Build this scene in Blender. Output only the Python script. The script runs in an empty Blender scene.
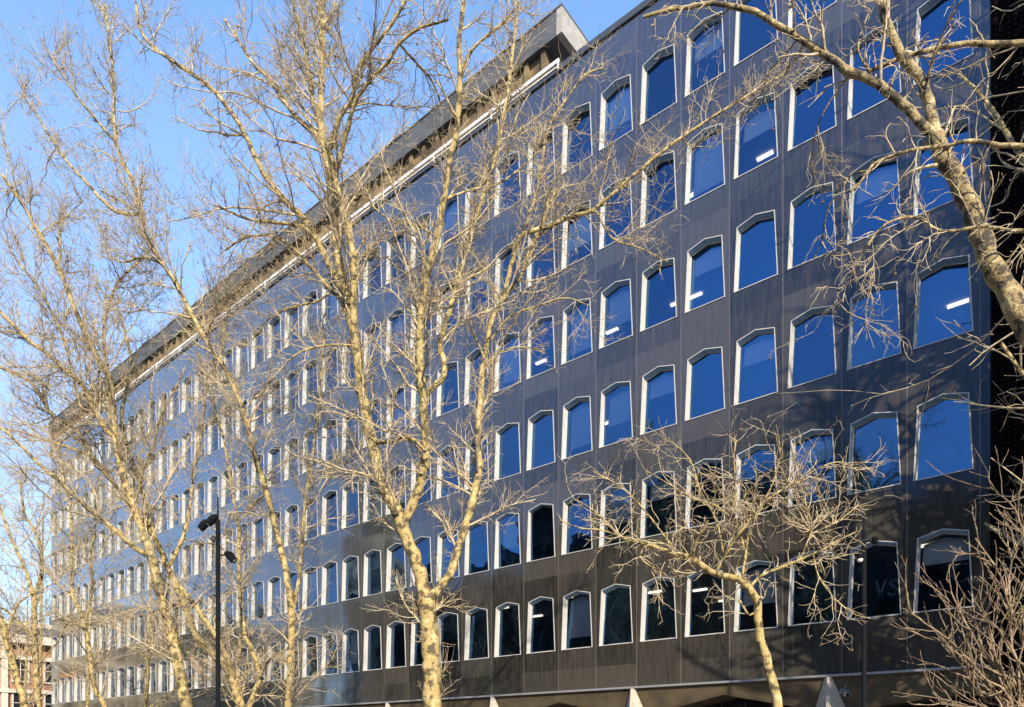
import bpy, bmesh, math, random
import numpy as np
from mathutils import Vector

# ------------------------------------------------------------------ camera
S = bpy.context.scene
COL = S.collection
W_, H_ = 1024, 707
F = 699.0          # focal length in pixels
CX, HY = 512.0, 746.0   # vanishing column of the view direction, horizon row
D = 21.7           # camera to facade plane (facade is y = 0)
EYE = 1.65
CAM = Vector((0, -D, EYE))
FWD = Vector((-.631, .7758, 0)).normalized()
RGT = Vector((.7758, .631, 0)).normalized()
cd = bpy.data.cameras.new('camera')
cam = bpy.data.objects.new('camera', cd); COL.objects.link(cam)
cam.location = CAM
cam.rotation_euler = (math.pi/2, 0, math.atan2(-FWD.x, FWD.y))
cd.sensor_width = 36; cd.lens = F/W_*36
cd.shift_y = (HY - H_/2)/W_
cd.clip_start = .1; cd.clip_end = 2000
S.camera = cam

# ------------------------------------------------------------------ light
SUN_AZ, SUN_EL = 130.0, 28.0      # compass azimuth (+Y = north), elevation
world = bpy.data.worlds.new("World"); S.world = world; world.use_nodes = True
nt = world.node_tree; N = nt.nodes; L = nt.links
bg = N['Background']
sky = N.new('ShaderNodeTexSky'); sky.sky_type = 'NISHITA'; sky.sun_disc = False
sky.sun_elevation = math.radians(SUN_EL); sky.sun_rotation = math.radians(SUN_AZ)
sky.ozone_density = 3.0; sky.dust_density = .05; sky.air_density = 1.0
tint = N.new('ShaderNodeMix'); tint.data_type = 'RGBA'; tint.blend_type = 'MULTIPLY'
tint.inputs[0].default_value = 1; tint.inputs[7].default_value = (2.05, 2.22, 2.35, 1)
L.new(sky.outputs[0], tint.inputs[6])
tc = N.new('ShaderNodeTexCoord'); mp = N.new('ShaderNodeMapping')
mp.inputs['Scale'].default_value = (2.2, 2.2, 5.0)
L.new(tc.outputs['Generated'], mp.inputs[0])
nz = N.new('ShaderNodeTexNoise'); nz.inputs['Scale'].default_value = 1.7; nz.inputs['Detail'].default_value = 9
nz.inputs['Roughness'].default_value = .62
L.new(mp.outputs[0], nz.inputs['Vector'])
cr = N.new('ShaderNodeValToRGB'); cr.color_ramp.elements[0].position = .40; cr.color_ramp.elements[1].position = .60
cr.color_ramp.elements[0].color = (.4, .4, .4, 1); cr.color_ramp.elements[1].color = (.85, .85, .85, 1)
L.new(nz.outputs[0], cr.inputs[0])
sx = N.new('ShaderNodeSeparateXYZ'); L.new(tc.outputs['Generated'], sx.inputs[0])
mr = N.new('ShaderNodeMapRange'); mr.inputs['From Min'].default_value = .72; mr.inputs['From Max'].default_value = .25
L.new(sx.outputs['Z'], mr.inputs['Value'])
mm = N.new('ShaderNodeMath'); mm.operation = 'MULTIPLY'; L.new(cr.outputs[0], mm.inputs[0]); L.new(mr.outputs[0], mm.inputs[1])
cl = N.new('ShaderNodeMix'); cl.data_type = 'RGBA'; L.new(mm.outputs[0], cl.inputs[0]); L.new(tint.outputs[2], cl.inputs[6])
cl.inputs[7].default_value = (2.7, 3.15, 4.1, 1)
L.new(cl.outputs[2], bg.inputs[0]); bg.inputs[1].default_value = .115
sd = bpy.data.lights.new('sun', 'SUN'); so = bpy.data.objects.new('sun', sd); COL.objects.link(so)
sd.energy = 5.0; sd.angle = math.radians(.5); sd.color = (1, .88, .70)
a_, e_ = math.radians(SUN_AZ), math.radians(SUN_EL)
sdir = Vector((math.sin(a_)*math.cos(e_), math.cos(a_)*math.cos(e_), math.sin(e_)))
so.rotation_euler = sdir.to_track_quat('Z', 'Y').to_euler()
so.location = (20, -40, 40)
S.view_settings.view_transform = 'Standard'; S.view_settings.look = 'None'
S.view_settings.exposure = .74; S.view_settings.gamma = 1
S.view_settings.use_curve_mapping = False
S.render.engine = 'CYCLES'
S.cycles.max_bounces = 5; S.cycles.transparent_max_bounces = 8

# ------------------------------------------------------------------ materials
def mat(name, col, rough=.6, metal=0, ior=1.5, noise=None, bump=0, bscale=20, emit=None):
    m = bpy.data.materials.new(name); m.use_nodes = True
    t = m.node_tree; p = t.nodes['Principled BSDF']
    p.inputs['Base Color'].default_value = (*col, 1)
    p.inputs['Roughness'].default_value = rough
    p.inputs['Metallic'].default_value = metal
    p.inputs['IOR'].default_value = ior
    g = t.nodes.new('ShaderNodeNewGeometry')
    if noise:
        c2, sc, lo, hi = noise
        n = t.nodes.new('ShaderNodeTexNoise'); n.inputs['Scale'].default_value = sc; n.inputs['Detail'].default_value = 6
        t.links.new(g.outputs['Position'], n.inputs['Vector'])
        r = t.nodes.new('ShaderNodeValToRGB')
        r.color_ramp.elements[0].position = lo; r.color_ramp.elements[0].color = (*col, 1)
        r.color_ramp.elements[1].position = hi; r.color_ramp.elements[1].color = (*c2, 1)
        t.links.new(n.outputs[0], r.inputs[0]); t.links.new(r.outputs[0], p.inputs['Base Color'])
    if bump:
        n = t.nodes.new('ShaderNodeTexNoise'); n.inputs['Scale'].default_value = bscale; n.inputs['Detail'].default_value = 5
        t.links.new(g.outputs['Position'], n.inputs['Vector'])
        b = t.nodes.new('ShaderNodeBump'); b.inputs['Strength'].default_value = bump; b.inputs['Distance'].default_value = .02
        t.links.new(n.outputs[0], b.inputs['Height']); t.links.new(b.outputs[0], p.inputs['Normal'])
    if emit:
        p.inputs['Emission Color'].default_value = (*emit[0], 1); p.inputs['Emission Strength'].default_value = emit[1]
    return m

# facade layout
P = 1.6706; X0 = -3.53; CW = 1.36
RH = 3.595; SILL = 5.28; NR = 6; NC = 40
def cx_of(k): return X0 + CW/2 - P*k
XR, XL = -1.8, cx_of(NC-1) - P/2
ZB, ZT = 3.73, 27.3
CELL0 = SILL - .75

def facade_material():
    m = bpy.data.materials.new('polished_granite'); m.use_nodes = True
    t = m.node_tree; n = t.nodes; l = t.links; p = n['Principled BSDF']
    g = n.new('ShaderNodeNewGeometry'); s = n.new('ShaderNodeSeparateXYZ'); l.new(g.outputs['Position'], s.inputs[0])
    def M(op, a, b=None, c=None):
        x = n.new('ShaderNodeMath'); x.operation = op
        for i, v in enumerate((a, b, c)):
            if v is None: continue
            if isinstance(v, (int, float)): x.inputs[i].default_value = v
            else: l.new(v, x.inputs[i])
        return x.outputs[0]
    u = M('DIVIDE', M('SUBTRACT', s.outputs['X'], XL), P)
    v = M('DIVIDE', M('SUBTRACT', s.outputs['Z'], CELL0), RH)
    fu = M('FRACT', u); fv = M('FRACT', v)
    du = M('MINIMUM', fu, M('SUBTRACT', 1, fu)); dv = M('MINIMUM', fv, M('SUBTRACT', 1, fv))
    joint = M('MULTIPLY', M('LESS_THAN', du, .009), .9)
    cmb = n.new('ShaderNodeCombineXYZ'); l.new(M('FLOOR', u), cmb.inputs[0]); l.new(M('FLOOR', v), cmb.inputs[1])
    wn = n.new('ShaderNodeTexWhiteNoise'); l.new(cmb.outputs[0], wn.inputs['Vector'])
    # stone tone: speckle, panel-to-panel change and rain streaks
    nz = n.new('ShaderNodeTexNoise'); nz.inputs['Scale'].default_value = 3.0; nz.inputs['Detail'].default_value = 8
    st = n.new('ShaderNodeMapping'); st.inputs['Scale'].default_value = (3.0, 1, .35); l.new(g.outputs['Position'], st.inputs[0])
    l.new(st.outputs[0], nz.inputs['Vector'])
    tone = M('ADD', M('MULTIPLY', wn.outputs['Value'], .5), nz.outputs[0])
    r = n.new('ShaderNodeValToRGB'); r.color_ramp.elements[0].position = .35; r.color_ramp.elements[1].position = 1.1
    r.color_ramp.elements[0].color = (.018, .0165, .0135, 1); r.color_ramp.elements[1].color = (.062, .055, .046, 1)
    l.new(tone, r.inputs[0])
    mx = n.new('ShaderNodeMix'); mx.data_type = 'RGBA'; l.new(joint, mx.inputs[0]); l.new(r.outputs[0], mx.inputs[6])
    mx.inputs[7].default_value = (.12, .105, .09, 1); l.new(mx.outputs[2], p.inputs['Base Color'])
    p.inputs['Specular IOR Level'].default_value = 0
    rr = n.new('ShaderNodeMapRange'); rr.inputs['To Min'].default_value = .04; rr.inputs['To Max'].default_value = .14
    l.new(nz.outputs[0], rr.inputs[0]); l.new(rr.outputs[0], p.inputs['Roughness'])
    # each slab is set at a slightly different angle and is a little wavy
    big = n.new('ShaderNodeTexNoise'); big.inputs['Scale'].default_value = .9; big.inputs['Detail'].default_value = 2
    l.new(g.outputs['Position'], big.inputs['Vector'])
    tilt = n.new('ShaderNodeVectorMath'); tilt.operation = 'SUBTRACT'; l.new(wn.outputs['Color'], tilt.inputs[0]); tilt.inputs[1].default_value = (.5, .5, .5)
    wav = n.new('ShaderNodeVectorMath'); wav.operation = 'SUBTRACT'; l.new(big.outputs['Color'], wav.inputs[0]); wav.inputs[1].default_value = (.5, .5, .5)
    s1 = n.new('ShaderNodeVectorMath'); s1.operation = 'SCALE'; l.new(tilt.outputs[0], s1.inputs[0]); s1.inputs['Scale'].default_value = .014
    s2 = n.new('ShaderNodeVectorMath'); s2.operation = 'SCALE'; l.new(wav.outputs[0], s2.inputs[0]); s2.inputs['Scale'].default_value = .035
    a1 = n.new('ShaderNodeVectorMath'); l.new(g.outputs['Normal'], a1.inputs[0]); l.new(s1.outputs[0], a1.inputs[1])
    a2 = n.new('ShaderNodeVectorMath'); l.new(a1.outputs[0], a2.inputs[0]); l.new(s2.outputs[0], a2.inputs[1])
    nn = n.new('ShaderNodeVectorMath'); nn.operation = 'NORMALIZE'; l.new(a2.outputs[0], nn.inputs[0])
    l.new(nn.outputs[0], p.inputs['Normal'])
    # mirror-polished face: weak deep-blue reflection head on, strong at a glancing angle
    gl = n.new('ShaderNodeBsdfGlossy'); l.new(nn.outputs[0], gl.inputs['Normal']); l.new(rr.outputs[0], gl.inputs['Roughness'])
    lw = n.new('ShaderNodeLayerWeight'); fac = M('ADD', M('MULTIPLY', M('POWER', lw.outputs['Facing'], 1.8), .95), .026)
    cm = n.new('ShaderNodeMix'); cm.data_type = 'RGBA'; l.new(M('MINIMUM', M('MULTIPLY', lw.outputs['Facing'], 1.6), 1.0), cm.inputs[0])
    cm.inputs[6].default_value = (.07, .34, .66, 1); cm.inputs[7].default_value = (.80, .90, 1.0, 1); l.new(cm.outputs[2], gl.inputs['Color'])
    ms = n.new('ShaderNodeMixShader'); l.new(fac, ms.inputs[0]); l.new(p.outputs[0], ms.inputs[1]); l.new(gl.outputs[0], ms.inputs[2])
    l.new(ms.outputs[0], n['Material Output'].inputs[0])
    return m

def glass_material(name, refl, tintc, trans, wav=.02):
    m = bpy.data.materials.new(name); m.use_nodes = True
    t = m.node_tree; n = t.nodes; l = t.links
    for x in list(n):
        if x.type != 'OUTPUT_MATERIAL': n.remove(x)
    out = [x for x in n if x.type == 'OUTPUT_MATERIAL'][0]
    gl = n.new('ShaderNodeBsdfGlossy'); gl.inputs['Roughness'].default_value = .0
    lw = n.new('ShaderNodeLayerWeight'); lr = n.new('ShaderNodeMapRange'); lr.inputs['From Min'].default_value = .25; lr.inputs['From Max'].default_value = .8
    l.new(lw.outputs['Facing'], lr.inputs[0]); cm = n.new('ShaderNodeMix'); cm.data_type = 'RGBA'; l.new(lr.outputs[0], cm.inputs[0])
    cm.inputs[6].default_value = (*tintc, 1); cm.inputs[7].default_value = (.8, .88, .95, 1); l.new(cm.outputs[2], gl.inputs['Color'])
    tr = n.new('ShaderNodeBsdfTransparent'); tr.inputs['Color'].default_value = (*trans, 1)
    fr = n.new('ShaderNodeFresnel'); fr.inputs['IOR'].default_value = 1.5
    mr = n.new('ShaderNodeMapRange'); mr.inputs['To Min'].default_value = refl; mr.inputs['To Max'].default_value = 1.0
    oi = n.new('ShaderNodeObjectInfo'); om = n.new('ShaderNodeMapRange'); om.inputs['To Min'].default_value = refl*.72; om.inputs['To Max'].default_value = refl*1.25
    l.new(oi.outputs['Random'], om.inputs[0]); l.new(om.outputs[0], mr.inputs['To Min'])
    l.new(fr.outputs[0], mr.inputs[0])
    g = n.new('ShaderNodeNewGeometry'); nz = n.new('ShaderNodeTexNoise'); nz.inputs['Scale'].default_value = .8; nz.inputs['Detail'].default_value = 1
    l.new(g.outputs['Position'], nz.inputs['Vector'])
    a = n.new('ShaderNodeVectorMath'); a.operation = 'SUBTRACT'; l.new(nz.outputs['Color'], a.inputs[0]); a.inputs[1].default_value = (.5, .5, .5)
    s = n.new('ShaderNodeVectorMath'); s.operation = 'SCALE'; l.new(a.outputs[0], s.inputs[0]); s.inputs['Scale'].default_value = wav
    b = n.new('ShaderNodeVectorMath'); l.new(g.outputs['Normal'], b.inputs[0]); l.new(s.outputs[0], b.inputs[1])
    c = n.new('ShaderNodeVectorMath'); c.operation = 'NORMALIZE'; l.new(b.outputs[0], c.inputs[0])
    l.new(c.outputs[0], gl.inputs['Normal'])
    mx = n.new('ShaderNodeMixShader'); l.new(mr.outputs[0], mx.inputs[0]); l.new(tr.outputs[0], mx.inputs[1]); l.new(gl.outputs[0], mx.inputs[2])
    l.new(mx.outputs[0], out.inputs[0])
    return m

def bark_material(name, c1, c2, c3, scale=5.0, bump=.6):
    m = bpy.data.materials.new(name); m.use_nodes = True
    t = m.node_tree; n = t.nodes; l = t.links; p = n['Principled BSDF']
    tcn = n.new('ShaderNodeTexCoord')
    v = n.new('ShaderNodeTexNoise'); v.inputs['Scale'].default_value = scale; v.inputs['Detail'].default_value = 4; v.inputs['Roughness'].default_value = .65
    l.new(tcn.outputs['Object'], v.inputs['Vector'])
    r = n.new('ShaderNodeValToRGB'); e = r.color_ramp.elements
    e[0].position = .43; e[0].color = (*c2, 1); e[1].position = .49; e[1].color = (*c1, 1)
    x = e.new(.58); x.color = (*c1, 1); x = e.new(.62); x.color = (*c3, 1)
    l.new(v.outputs[0], r.inputs[0]); l.new(r.outputs[0], p.inputs['Base Color'])
    p.inputs['Roughness'].default_value = .85
    w = n.new('ShaderNodeTexNoise'); w.inputs['Scale'].default_value = scale*5; w.inputs['Detail'].default_value = 6
    l.new(tcn.outputs['Object'], w.inputs['Vector'])
    b = n.new('ShaderNodeBump'); b.inputs['Strength'].default_value = bump; b.inputs['Distance'].default_value = .02
    l.new(w.outputs[0], b.inputs['Height']); l.new(b.outputs[0], p.inputs['Normal'])
    return m

M_FAC = facade_material()
M_WHITE = mat('white_window_surround', (.44, .425, .395), .5, noise=((.35, .335, .31), 6, .5, .8))
M_GLASS = glass_material('solar_glass', .20, (.17, .46, .95), (.85, .88, .92), .06)
M_DULLGLASS = glass_material('plain_glass', .10, (.9, .95, 1.0), (.35, .38, .4))
M_BLIND = mat('roller_blind', (.72, .73, .72), .8)
M_CEIL = mat('office_ceiling', (.30, .30, .29), .9, noise=((.22, .22, .21), 3, .4, .7))
M_INNER = mat('office_partition', (.13, .125, .12), .9, noise=((.05, .05, .055), .6, .45, .6))
M_LAMP = mat('tube_light', (.9, .9, .9), .5, emit=((1, .88, .68), 1.25))
M_SLAB = mat('roof_concrete', (.085, .09, .10), .75, noise=((.05, .054, .062), 1.5, .4, .7), bump=.3)
M_SLABEND = mat('sunlit_roof_edge', (.36, .34, .31), .8, noise=((.26, .24, .22), 4, .4, .7))  # slab end face: the sunlight on it is put into a paler colour
M_SOFFIT = mat('brown_recess', (.22, .15, .075), .85, noise=((.07, .048, .026), 1.4, .4, .62))
M_RAIL = mat('white_painted_rail', (.74, .72, .68), .5)
M_LEDGE = mat('metal_ledge', (.45, .46, .48), .35, .6)
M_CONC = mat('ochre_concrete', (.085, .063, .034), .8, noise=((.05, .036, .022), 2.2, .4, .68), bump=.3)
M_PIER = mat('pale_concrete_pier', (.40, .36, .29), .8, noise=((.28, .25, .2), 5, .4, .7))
M_DARK = mat('dark_opening', (.012, .011, .010), .3)
M_BLACK = mat('black_powder_coat', (.008, .009, .011), .75)
M_BLACK.node_tree.nodes['Principled BSDF'].inputs['IOR'].default_value = 1.15
M_GREYMETAL = mat('grey_housing', (.16, .165, .175), .5, .3)
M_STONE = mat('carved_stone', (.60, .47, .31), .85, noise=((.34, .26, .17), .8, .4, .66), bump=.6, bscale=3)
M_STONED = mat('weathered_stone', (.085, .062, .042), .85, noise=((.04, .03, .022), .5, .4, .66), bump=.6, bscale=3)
M_LEAD = mat('lead_roof', (.12, .12, .13), .6)
M_ORANGE = mat('orange_canvas', (.62, .22, .05), .8)
M_BARK = bark_material('plane_bark', (.37, .275, .105), (.085, .065, .034), (.50, .42, .22), 7)
M_BARKD = bark_material('rough_bark', (.28, .21, .10), (.055, .042, .026), (.50, .41, .21), 7, 1.0)
M_TWIG = bark_material('twig_bark', (.47, .375, .235), (.30, .235, .145), (.56, .47, .33), 9, .2)
M_SHRUB = bark_material('shrub_bark', (.24, .17, .10), (.13, .09, .05), (.36, .27, .165), 9, .3)
M_SEED = mat('seed_ball', (.12, .075, .035), .95)

def brick_material():
    m = bpy.data.materials.new('orange_brick'); m.use_nodes = True
    t = m.node_tree; n = t.nodes; l = t.links; p = n['Principled BSDF']
    g = n.new('ShaderNodeNewGeometry'); s = n.new('ShaderNodeSeparateXYZ'); l.new(g.outputs['Position'], s.inputs[0])
    a = n.new('ShaderNodeMath'); a.operation = 'ADD'; l.new(s.outputs['X'], a.inputs[0]); l.new(s.outputs['Y'], a.inputs[1])
    c = n.new('ShaderNodeCombineXYZ'); l.new(a.outputs[0], c.inputs[0]); l.new(s.outputs['Z'], c.inputs[1])
    b = n.new('ShaderNodeTexBrick'); l.new(c.outputs[0], b.inputs['Vector']); b.inputs['Scale'].default_value = 1
    b.inputs['Brick Width'].default_value = .23; b.inputs['Row Height'].default_value = .075; b.inputs['Mortar Size'].default_value = .008
    b.inputs['Color1'].default_value = (.36, .13, .05, 1); b.inputs['Color2'].default_value = (.24, .09, .04, 1); b.inputs['Mortar'].default_value = (.35, .3, .24, 1)
    l.new(b.outputs[0], p.inputs['Base Color']); p.inputs['Roughness'].default_value = .9
    return m
M_BRICK = brick_material()

def perforated_material():
    m = bpy.data.materials.new('perforated_metal'); m.use_nodes = True
    t = m.node_tree; n = t.nodes; l = t.links; p = n['Principled BSDF']
    g = n.new('ShaderNodeNewGeometry'); s = n.new('ShaderNodeSeparateXYZ'); l.new(g.outputs['Position'], s.inputs[0])
    def M(op, a, b=None):
        x = n.new('ShaderNodeMath'); x.operation = op
        for i, v in enumerate((a, b)):
            if v is None: continue
            if isinstance(v, (int, float)): x.inputs[i].default_value = v
            else: l.new(v, x.inputs[i])
        return x.outputs[0]
    c = .135
    fx = M('SUBTRACT', M('FRACT', M('DIVIDE', s.outputs['X'], c)), .5)
    fz = M('SUBTRACT', M('FRACT', M('DIVIDE', s.outputs['Z'], c)), .5)
    d = M('SQRT', M('ADD', M('MULTIPLY', fx, fx), M('MULTIPLY', fz, fz)))
    k = M('LESS_THAN', d, .2)
    mx = n.new('ShaderNodeMix'); mx.data_type = 'RGBA'; l.new(k, mx.inputs[0])
    mx.inputs[6].default_value = (.004, .003, .0035, 1); mx.inputs[7].default_value = (.02, .0125, .012, 1)
    l.new(mx.outputs[2], p.inputs['Base Color']); p.inputs['Roughness'].default_value = .65
    p.inputs['IOR'].default_value = 1.04
    return m
M_PERF = perforated_material()

# ------------------------------------------------------------------ helpers
def mesh_obj(name, verts, faces, m, parent=None, smooth=False):
    me = bpy.data.meshes.new(name); me.from_pydata([tuple(v) for v in verts], [], faces)
    if m is not None: me.materials.append(m)
    if smooth: me.polygons.foreach_set('use_smooth', [True]*len(me.polygons))
    me.update()
    o = bpy.data.objects.new(name, me); COL.objects.link(o)
    if parent: o.parent = parent
    return o
class MB:
    def __init__(s): s.v = []; s.f = []
    def poly(s, pts):
        b = len(s.v); s.v += [tuple(p) for p in pts]; s.f.append(tuple(range(b, b+len(pts))))
    def box(s, x0, x1, y0, y1, z0, z1):
        b = len(s.v)
        s.v += [(x0,y0,z0),(x1,y0,z0),(x1,y1,z0),(x0,y1,z0),(x0,y0,z1),(x1,y0,z1),(x1,y1,z1),(x0,y1,z1)]
        s.f += [tuple(b+i for i in q) for q in ((0,3,2,1),(4,5,6,7),(0,1,5,4),(1,2,6,5),(2,3,7,6),(3,0,4,7))]
    def lathe(s, cx, cy, prof, n=12):
        b = len(s.v)
        for r, z in prof:
            for i in range(n):
                a = 2*math.pi*i/n; s.v.append((cx+r*math.cos(a), cy+r*math.sin(a), z))
        for j in range(len(prof)-1):
            for i in range(n):
                k = (i+1) % n
                s.f.append((b+j*n+i, b+j*n+k, b+(j+1)*n+k, b+(j+1)*n+i))
        s.f.append(tuple(b+i for i in range(n))[::-1]); s.f.append(tuple(b+(len(prof)-1)*n+i for i in range(n)))
    def tube(s, p, q, r0, r1=None, n=8):
        r1 = r0 if r1 is None else r1
        p, q = Vector(p), Vector(q); d = (q-p).normalized(); u = d.orthogonal().normalized(); w = d.cross(u)
        b = len(s.v)
        for c, r in ((p, r0), (q, r1)):
            for i in range(n):
                a = 2*math.pi*i/n; s.v.append(tuple(c + (u*math.cos(a)+w*math.sin(a))*r))
        for i in range(n):
            k = (i+1) % n; s.f.append((b+i, b+k, b+n+k, b+n+i))
        s.f.append(tuple(b+i for i in range(n))[::-1]); s.f.append(tuple(b+n+i for i in range(n)))
    def ball(s, c, r, sx=1, sy=1, sz=1, n=10):
        prof = [(max(.001, r*math.sin(math.pi*j/6)), -r*math.cos(math.pi*j/6)) for j in range(7)]
        b = len(s.v); s.lathe(0, 0, prof, n)
        for i in range(b, len(s.v)):
            x, y, z = s.v[i]; s.v[i] = (c[0]+x*sx, c[1]+y*sy, c[2]+z*sz)
    def build(s, name, m, parent=None, smooth=False): return mesh_obj(name, s.v, s.f, m, parent, smooth)
def empty(name, label, cat, loc=(0,0,0), group=None):
    o = bpy.data.objects.new(name, None); COL.objects.link(o); o.location = loc
    o['label'] = label; o['category'] = cat
    if group: o['group'] = group
    return o
def structure(o): o['kind'] = 'structure'; return o
def pix(px, py, z):
    px, py, z = float(px), float(py), float(z)
    return CAM + z*(FWD + RGT*((px-CX)/F) + Vector((0,0,1))*((HY-py)/F))

# ------------------------------------------------------------------ ground
M_ASPH = mat('asphalt', (.05, .05, .052), .9, noise=((.035, .035, .036), 8, .4, .6), bump=.3, bscale=60)
M_PAVE = mat('paving_slabs', (.25, .23, .20), .85, noise=((.19, .175, .155), 3, .4, .6))
M_EARTH = mat('ground_surface', (.16, .15, .13), .9, noise=((.11, .10, .09), .5, .4, .6))
M_LINE = mat('road_paint', (.7, .68, .6), .7)
structure(mesh_obj('ground', [(-900,-900,-.02),(900,-900,-.02),(900,900,-.02),(-900,900,-.02)], [(0,1,2,3)], M_EARTH))
b = MB(); b.box(-180, 120, -36, -23.5, -.015, -.005); structure(b.build('road', M_ASPH))
b = MB(); b.box(-74, 60, -23.5, -.3, -.015, .11); structure(b.build('pavement', M_PAVE))
b = MB(); b.box(-74, 60, -23.65, -23.5, -.015, .125); structure(b.build('kerb', M_PIER))
b = MB()
for i in range(22): b.box(-90+8*i, -86+8*i, -29.8, -29.7, -.0048, -.001)
structure(b.build('road_marking', M_LINE))

# ------------------------------------------------------------------ office building
bld = empty('office_building', 'long seven storey office block of dark polished panels with rows of white framed peaked windows', 'building', (0,0,0))
HB, HT, SH, AP = .68, .585, 2.0, 2.15     # half widths, shoulder and apex heights
OUT = [(-HB, 0), (HB, 0), (HT, SH), (0, AP), (-HT, SH)]
V, Fc = [], []
def q(*pts):
    b0 = len(V); V.extend([(x, 0, z) for x, z in pts]); Fc.append(tuple(range(b0, b0+len(pts))))
for k in range(NC):
    c = cx_of(k); xl, xr = c-P/2, c+P/2
    if k == 0: xr = XR
    q((xl, ZB), (xr, ZB), (xr, CELL0), (xl, CELL0))
    q((xl, CELL0+NR*RH), (xr, CELL0+NR*RH), (xr, ZT), (xl, ZT))
    for r in range(NR):
        z0 = CELL0+r*RH; z1 = z0+RH; s0 = SILL+r*RH
        h = [(c+x, s0+z) for x, z in OUT]
        BL, BR, TR, TL, TM = (xl, z0), (xr, z0), (xr, z1), (xl, z1), (c, z1)
        q(BL, BR, h[1], h[0]); q(BR, TR, h[2], h[1]); q(TR, TM, h[3], h[2]); q(TM, TL, h[4], h[3]); q(TL, BL, h[0], h[4])
mesh_obj('facade_wall', V, Fc, M_FAC, bld)
b = MB()
b.poly([(XL,0,0),(XL,0,ZT),(XL,16,ZT),(XL,16,0)]); b.box(XL+.01, XR-.01, 15.6, 16, 0, ZT)
b.build('end_wall', M_FAC, bld)
b = MB(); b.box(XL-.1, XR, .004, 16, ZT, ZT+.12); b.build('roof_deck', M_LEAD, bld)
b = MB(); b.box(XL-.04, XR, -.07, -.002, ZT-.10, ZT+.13); b.build('parapet_coping', mat('dark_coping', (.05,.055,.065), .4), bld)

def ins(pts, d): # shrink the outline towards its middle
    return [(x*(1-d/HB), (z-1.05)*(1-d/1.05)+1.05) for x, z in pts]
def ring_mesh():
    inner = [(-.645, .03), (.66, .03), (.565, 1.945), (0, 2.095), (-.555, 1.945)]
    rings = [(ins(OUT, -.012), -.001), (ins(OUT, -.012), -.025), (ins(OUT, .012), -.025), (inner, .17), (ins(inner, .025), .17), (ins(inner, .025), .21)]
    v, f = [], []
    for pts, y in rings: v += [(x, y, z) for x, z in pts]
    for j in range(len(rings)-1):
        for i in range(5):
            k = (i+1) % 5; f.append((j*5+i, j*5+k, (j+1)*5+k, (j+1)*5+i))
    return v, f, inner
rv, rf, inner = ring_mesh()
M_HEAD = mat('skylit_head_lining', (.16, .27, .42), .4)
def head_faces(me, n):
    # sloping heads: blue sky light put into the colour, the rest is white
    me.materials.append(M_HEAD)
    for w in range(n):
        for i in (2, 3):
            me.polygons[w*25+10+i].material_index = 1
def frame_lines():
    m = MB()
    return m
random.seed(4)
panei = [(x, .19, z) for x, z in ins(inner, .02)]
cells = [(k, r) for k in range(NC) for r in range(NR)]
indiv = set((k, r) for k in range(17) for r in range(NR)) - {(16, 5), (16, 0)}
proto = None
far = MB(); farp = MB(); farb = MB()
blind_meshes = []
for hfrac in (.35, .6, .8):
    z0 = 1.9*(1-hfrac)+.1; w0 = .60-.08*z0/1.86
    blind_meshes.append(mesh_obj('blind', [(-w0,.40,z0),(w0,.40,z0),(.5,.40,1.9),(0,.40,2.02),(-.5,.40,1.9),(-w0,.415,z0),(w0,.415,z0),(.5,.415,1.9),(0,.415,2.02),(-.5,.415,1.9)],
        [(0,1,2,3,4),(9,8,7,6,5),(0,5,6,1)], M_BLIND))
for k, r in cells:
    c, s0 = cx_of(k), SILL+r*RH
    if (k, r) in indiv:
        if proto is None:
            fo = mesh_obj('window', rv, rf, M_WHITE, bld); proto = fo; head_faces(fo.data, 1)
            pn = mesh_obj('pane', panei, [(0,1,2,3,4)], M_GLASS, fo)
            protop = pn
        else:
            fo = proto.copy(); COL.objects.link(fo); fo.parent = bld
            pn = protop.copy(); COL.objects.link(pn); pn.parent = fo
        fo.location = (c, 0, s0)
        pn.rotation_euler = (random.gauss(0, .018), 0, random.gauss(0, .018))
        if r < 1 :
            pn.data = pn.data
        rnd = random.random()
        if rnd < .5 and (k, r) not in ((0, 1), (0, 2)):
            bo = random.choice(blind_meshes).copy(); COL.objects.link(bo); bo.parent = fo
    else:
        n0 = len(far.v); far.v += [(x+c, y, z+s0) for x, y, z in rv]; far.f += [tuple(i+n0 for i in f) for f in rf]
        t1, t2 = random.gauss(0, .018), random.gauss(0, .018)
        farp.poly([(x+c, y+x*t1+z*t2, z+s0) for x, y, z in panei])
        if random.random() < .4:
            z0 = random.choice((.4, .8, 1.2)); farb.poly([(c-.56,.40,s0+z0),(c+.56,.40,s0+z0),(c+.5,.40,s0+1.95),(c-.5,.40,s0+1.95)])
for bo in blind_meshes: bpy.data.objects.remove(bo)
fo = far.build('distant_windows', M_WHITE, bld); fo['kind'] = 'stuff'; head_faces(fo.data, len(far.f)//25)
fp = farp.build('distant_panes', M_GLASS, fo); fp['kind'] = 'stuff'
fb = farb.build('distant_blinds', M_BLIND, fo); fb['kind'] = 'stuff'
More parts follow.
